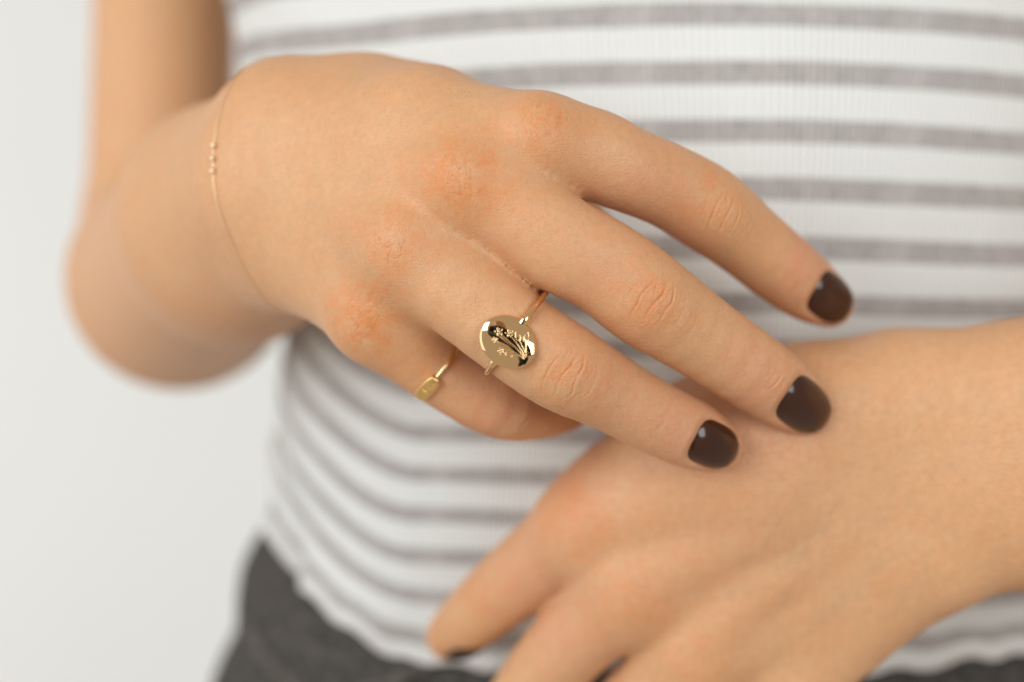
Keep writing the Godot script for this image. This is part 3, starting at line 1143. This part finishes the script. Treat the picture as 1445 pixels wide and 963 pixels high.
func make_signet() -> void:
	var c := Vector3(0.9, 1.5, -10.0)
	var root := thing("signet_ring", c, "gold signet ring with an oval face engraved with flower sprigs, on the ring finger", "ring")
	var p: Vector4 = ring_finger[1]
	var q: Vector4 = ring_finger[3]
	var a := Vector3(q.x - p.x, q.y - p.y, q.z - p.z).normalized()      # along the finger
	var n := (Vector3(0, 0, 1) - a * a.z).normalized()                  # towards the camera
	var b := a.cross(n)                                                 # across
	var shine := gold(0.07)
	var radius := 10.0
	# the band: its ends widen into the shoulders of the face
	var tilt := 0.245
	var path := PackedVector3Array()
	var r := PackedFloat32Array()
	for i in 96:
		var t := TAU * i / 96.0
		var away := minf(t, TAU - t) * radius
		path.append((n * cos(t + tilt) + b * sin(t + tilt)) * (radius - 1.5 * smoothstep(6.4, 3.0, away)) * MM)
		r.append((0.62 + 0.5 * clampf((7.6 - away) / 3.0, 0.0, 1.0)) * MM)
	put(tube(path, r, 16, true), "band", shine, root)
	var m := n.rotated(a, 0.0) * cos(tilt) + b * sin(tilt)              # the face looks this way
	var side := a.cross(m)
	var mid := m * (radius + 0.15)
	var rows := []
	var sx := 5.9
	var sy := 4.9
	var dense := []
	for k in 17:
		var rho := 0.985 * sin(PI * 0.5 * k / 16.0)
		dense.append([rho, 1.25 - 0.26 * rho * rho - 0.32 * pow(rho, 10.0)])
	var prof := dense + [[1.0, 0.45], [1.005, 0.2], [1.0, 0.0], [0.985, -0.2], [0.94, -0.42], [0.8, -0.6], [0.4, -0.6], [0.0, -0.6]]
	for pr in prof:
		var row := []
		for k in 96:
			var t := TAU * k / 96.0
			var across: float = -sin(t) * sy * pr[0]
			var drop := 0.055 * pow(maxf(across + 1.2, 0.0), 2.0)
			row.append((mid + a * cos(t) * sx * pr[0] + side * sin(t) * sy * pr[0] + m * (pr[1] - drop)) * MM)
		rows.append(row)
	var disc := put(grid_mesh(flip(rows), true), "oval_face", shine, root)
	# the engraved sprigs, in face coordinates (mm along the finger, mm across)
	var line := gold(0.18)
	var e := [a, side, mid, m, sx, sy]
	stem(disc, line, e, [Vector2(4.6, -0.3), Vector2(2.2, 0.35), Vector2(-1.9, 0.75)])
	flower(disc, line, e, Vector2(-2.6, 0.9), 0.75)
	stem(disc, line, e, [Vector2(4.6, 0.0), Vector2(1.8, 1.1), Vector2(-0.2, 1.6)])
	flower(disc, line, e, Vector2(-0.8, 1.9), 0.7)
	stem(disc, line, e, [Vector2(4.7, 0.3), Vector2(2.9, 1.3), Vector2(1.5, 2.0)])
	bud(disc, line, e, Vector2(1.0, 2.3), Vector2(-0.8, 0.55))
	stem(disc, line, e, [Vector2(4.2, 0.7), Vector2(3.3, 1.9), Vector2(2.7, 2.7)])
	bud(disc, line, e, Vector2(2.4, 3.1), Vector2(-0.45, 0.85))
	stem(disc, line, e, [Vector2(4.5, -0.5), Vector2(1.9, -0.5), Vector2(-0.3, -0.9), Vector2(-1.6, -0.8)])
	flower(disc, line, e, Vector2(-2.2, -0.9), 0.55)
	stem(disc, line, e, [Vector2(2.6, -0.5), Vector2(1.5, -1.2), Vector2(0.6, -1.8)])
	flower(disc, line, e, Vector2(0.1, -2.0), 0.65)
	bud(disc, line, e, Vector2(1.7, -1.7), Vector2(0.7, 0.2))


func flip(rows: Array) -> Array:
	var out := rows.duplicate()
	out.reverse()
	return out


func face_height(q: Vector2, sx: float, sy: float) -> float:
	var k := Vector2(q.x / sx, q.y / sy).length()
	return 1.25 - 0.26 * k * k - 0.32 * pow(k, 10.0) - 0.055 * pow(maxf(q.y + 1.2, 0.0), 2.0)


func on_face(e: Array, q: Vector2, up: float) -> Vector3:
	return (e[2] + e[0] * q.x + e[1] * -q.y + e[3] * (face_height(q, e[4], e[5]) + up)) * MM


func engrave(disc: Node3D, mat: Material, e: Array, pts: Array, r: float, called: String, closed := false) -> void:
	var p3 := []
	for q in pts:
		p3.append(on_face(e, q, 0.035))
	var path := spline(p3, 5, closed)
	var radii := PackedFloat32Array()
	radii.resize(path.size())
	radii.fill(r * MM)
	put(tube(path, radii, 8, closed, e[3], 0.8), called, mat, disc)


func stem(disc: Node3D, mat: Material, e: Array, pts: Array) -> void:
	engrave(disc, mat, e, pts, 0.15, "engraved_stem")


func flower(disc: Node3D, mat: Material, e: Array, at: Vector2, r: float) -> void:
	var pts := []
	for k in 20:
		var t := TAU * k / 20.0
		pts.append(at + Vector2(cos(t), sin(t)) * r * (0.78 + 0.30 * cos(5.0 * t)))
	engrave(disc, mat, e, pts, 0.095, "engraved_flower", true)
	pts = []
	for k in 6:
		pts.append(at + Vector2(cos(TAU * k / 6.0), sin(TAU * k / 6.0)) * r * 0.25)
	engrave(disc, mat, e, pts, 0.09, "engraved_flower", true)


func bud(disc: Node3D, mat: Material, e: Array, at: Vector2, dir: Vector2) -> void:
	var w := dir.orthogonal() * 0.45
	engrave(disc, mat, e, [at - dir, at - dir * 0.3 + w, at + dir * 0.5 + w * 0.8, at + dir * 1.1, at + dir * 0.5 - w * 0.8, at - dir * 0.3 - w], 0.1, "engraved_bud", true)


func make_bar_ring() -> void:
	var p: Vector4 = little_finger[1]
	var q: Vector4 = little_finger[2]
	var c := Vector3(-16.0, -5.6, -28.0)
	var root := thing("bar_ring", c, "thin gold ring with a small engraved bar, on the little finger", "ring")
	var a := Vector3(q.x - p.x, q.y - p.y, q.z - p.z).normalized()
	var n := (Vector3(0, 0, 1) - a * a.z).normalized()
	var b := a.cross(n)
	var shine := gold(0.2)
	# the ring is as wide as the finger under the bar needs
	var centre := 0.6
	var half := 3.45
	var radius := 7.0
	for i in 15:
		var t := centre - 0.42 + 0.06 * i
		var d := n * cos(t) + b * sin(t)
		for k in [-1.3, 0.0, 1.3]:
			var reach := 14.0
			while reach > 5.0:
				var p3: Vector3 = c + d * reach + a * k
				if field(p3.x, p3.y, p3.z, right_bones, right_all) < 0.0:
					break
				reach -= 0.05
			radius = maxf(radius, reach)
	radius = minf(radius, 10.5) - 0.1
	var path := PackedVector3Array()
	var r := PackedFloat32Array()
	for i in 80:
		var t := TAU * i / 80.0
		path.append((n * cos(t) + b * sin(t)) * radius * MM)
		r.append(0.45 * MM)
	put(tube(path, r, 12, true), "band", shine, root)
	# the bar is bent to the finger
	var rows := []
	for i in 13:
		var s := -half + 2.0 * half * i / 12.0
		var d := n * cos(centre) + b * sin(centre)
		var along := b * cos(centre) - n * sin(centre)
		var spot := along * s - d * (s * s / 30.0)
		var row := []
		var w := 1.5 * (1.0 - 0.38 * pow(absf(s) / half, 3.0))
		var shape := [Vector2(-w, -0.3), Vector2(-w, 0.75), Vector2(-w + 0.2, 0.95), Vector2(w - 0.2, 0.95), Vector2(w, 0.75), Vector2(w, -0.3)]
		for k in shape:
			row.append((spot + d * (radius + k.y) + a * k.x) * MM)
		rows.append(row)
	for side in 2:
		var at: Array = rows[0] if side == 0 else rows[rows.size() - 1]
		var mid := Vector3.ZERO
		for v in at:
			mid += v / at.size()
		var cap := []
		for v in at:
			cap.append(mid + (v - mid) * 0.02)
		if side == 0:
			rows.push_front(cap)
		else:
			rows.append(cap)
	# each side of the bar keeps its own normals, so that its edges stay crisp
	var st := SurfaceTool.new()
	var wide: int = rows[0].size()
	for k in wide:
		var strip := []
		for row in rows:
			strip.append([row[k], row[k].lerp(row[(k + 1) % wide], 0.5), row[(k + 1) % wide]])
		st.append_from(grid_mesh(strip), 0, Transform3D())
	var brushed := plain(Color(0.88, 0.63, 0.27), 0.32, 1.0)
	brushed.heightmap_enabled = true
	brushed.uv1_triplanar = true
	brushed.uv1_scale = Vector3.ONE * 300.0
	brushed.heightmap_texture = noise_tex(FastNoiseLite.TYPE_SIMPLEX_SMOOTH, 0.03, 3, 256, 2)
	brushed.heightmap_scale = 0.0015
	var bar := put(st.commit(), "bar", brushed, root)
	var letters := ["S", "E", "N"]
	for i in 3:
		var tm := TextMesh.new()
		var font := SystemFont.new()
		font.font_names = PackedStringArray(["Droid Serif"])
		tm.font = font
		tm.font_size = 64
		tm.pixel_size = 0.0001
		tm.depth = 0.0012
		tm.text = letters[i]
		var d := n * cos(centre) + b * sin(centre)
		var along := n * sin(centre) - b * cos(centre)
		var across := d.cross(along)
		var shift := 1.55 * i - 0.6
		var o := put(tm, "engraved_letter", shine, bar)
		o.transform = Transform3D(Basis(along, across, d).scaled_local(Vector3.ONE * 0.30), (d * (radius + 0.94 - shift * shift / 30.0) + along * shift) * MM)


func make_bracelet() -> void:
	var c := Vector3(-53.0, 35.0, -49.0)
	var root := thing("chain_bracelet", c, "fine gold chain bracelet around the wrist beside the elbow", "bracelet")
	var axis := (Vector3(-51.8, 33.7, -28.0) - Vector3(-106.5, 20.3, -180.0)).normalized()
	axis = Vector3(0.84, 0.06, 0.52).normalized()
	var u := axis.cross(Vector3.UP).normalized()
	var w := u.cross(axis)
	var links := PackedVector3Array()
	var r := PackedFloat32Array()
	for i in 360:
		var d := u * cos(TAU * i / 360.0) + w * sin(TAU * i / 360.0)
		var reach := 45.0
		while reach > 4.0:
			var p := c + d * reach
			if field(p.x, p.y, p.z, right_bones, right_all) < 0.35:
				break
			reach -= 0.1
		links.append(d * reach * MM)
		r.append((0.13 + 0.05 * sin(i * PI * 0.66)) * MM)
	var metal := plain(Color(0.92, 0.74, 0.5), 0.45, 1.0)
	put(tube(links, r, 8, true), "chain", metal, root)
	for q in bead_spots:
		var k := 0
		for i in links.size():
			if (links[i] / MM + c).distance_squared_to(q) < (links[k] / MM + c).distance_squared_to(q):
				k = i
		var b := SphereMesh.new()
		b.radius = 0.0006
		b.height = 0.0012
		b.radial_segments = 20
		b.rings = 10
		var o := put(b, "bead", metal, root)
		o.position = links[k] * 1.01


# ======================================================================= behind the camera

# whoever takes the picture: the dark band in the ring's face is this figure
func make_photographer() -> void:
	var root := Node3D.new()
	root.name = "person"
	root.position = ORIGIN + Vector3(0.06, -1.05, 0.62)
	root.set_meta("label", "person in black clothes standing behind the camera")
	root.set_meta("category", "person")
	add_child(root, true)
	var clothes := [
		[0, 50.0, [Vector4(0, -300, 620, 130), Vector4(10, -100, 610, 125), Vector4(0, 60, 600, 130)]],
		[0, 40.0, [Vector4(-140, 80, 600, 60), Vector4(150, 80, 600, 60)]],
		[0, 30.0, [Vector4(-165, 80, 600, 52), Vector4(-215, -90, 520, 46), Vector4(-75, -40, 390, 34)]],
		[0, 30.0, [Vector4(175, 80, 600, 52), Vector4(225, -90, 520, 46), Vector4(85, -40, 390, 34)]],
		[0, 40.0, [Vector4(-70, -330, 620, 95), Vector4(-85, -950, 620, 60)]],
		[0, 40.0, [Vector4(70, -330, 620, 95), Vector4(95, -950, 620, 60)]],
	]
	var bare := [
		[0, 25.0, [Vector4(0, 130, 590, 50), Vector4(0, 200, 575, 55)]],
		[0, 30.0, [Vector4(0, 225, 560, 70), Vector4(0, 275, 575, 88)]],
		[0, 10.0, [Vector4(-75, -40, 390, 30), Vector4(-45, -20, 350, 22)]],
		[0, 10.0, [Vector4(85, -40, 390, 30), Vector4(50, -20, 350, 22)]],
	]
	for part in [[clothes, "clothes", plain(Color(0.012, 0.012, 0.012), 0.9)], [bare, "body", plain(Color(0.5, 0.31, 0.2), 0.6)]]:
		var got := skin_surface(part[0], 12.0, false)
		var verts: PackedVector3Array = got[0]
		var arrays := []
		arrays.resize(Mesh.ARRAY_MAX)
		arrays[Mesh.ARRAY_NORMAL] = normals_of(verts, got[1])
		for i in verts.size():
			verts[i] = mm(verts[i], root.position)
		arrays[Mesh.ARRAY_VERTEX] = verts
		arrays[Mesh.ARRAY_INDEX] = got[1]
		var m := ArrayMesh.new()
		m.add_surface_from_arrays(Mesh.PRIMITIVE_TRIANGLES, arrays)
		put(m, part[1], part[2], root)
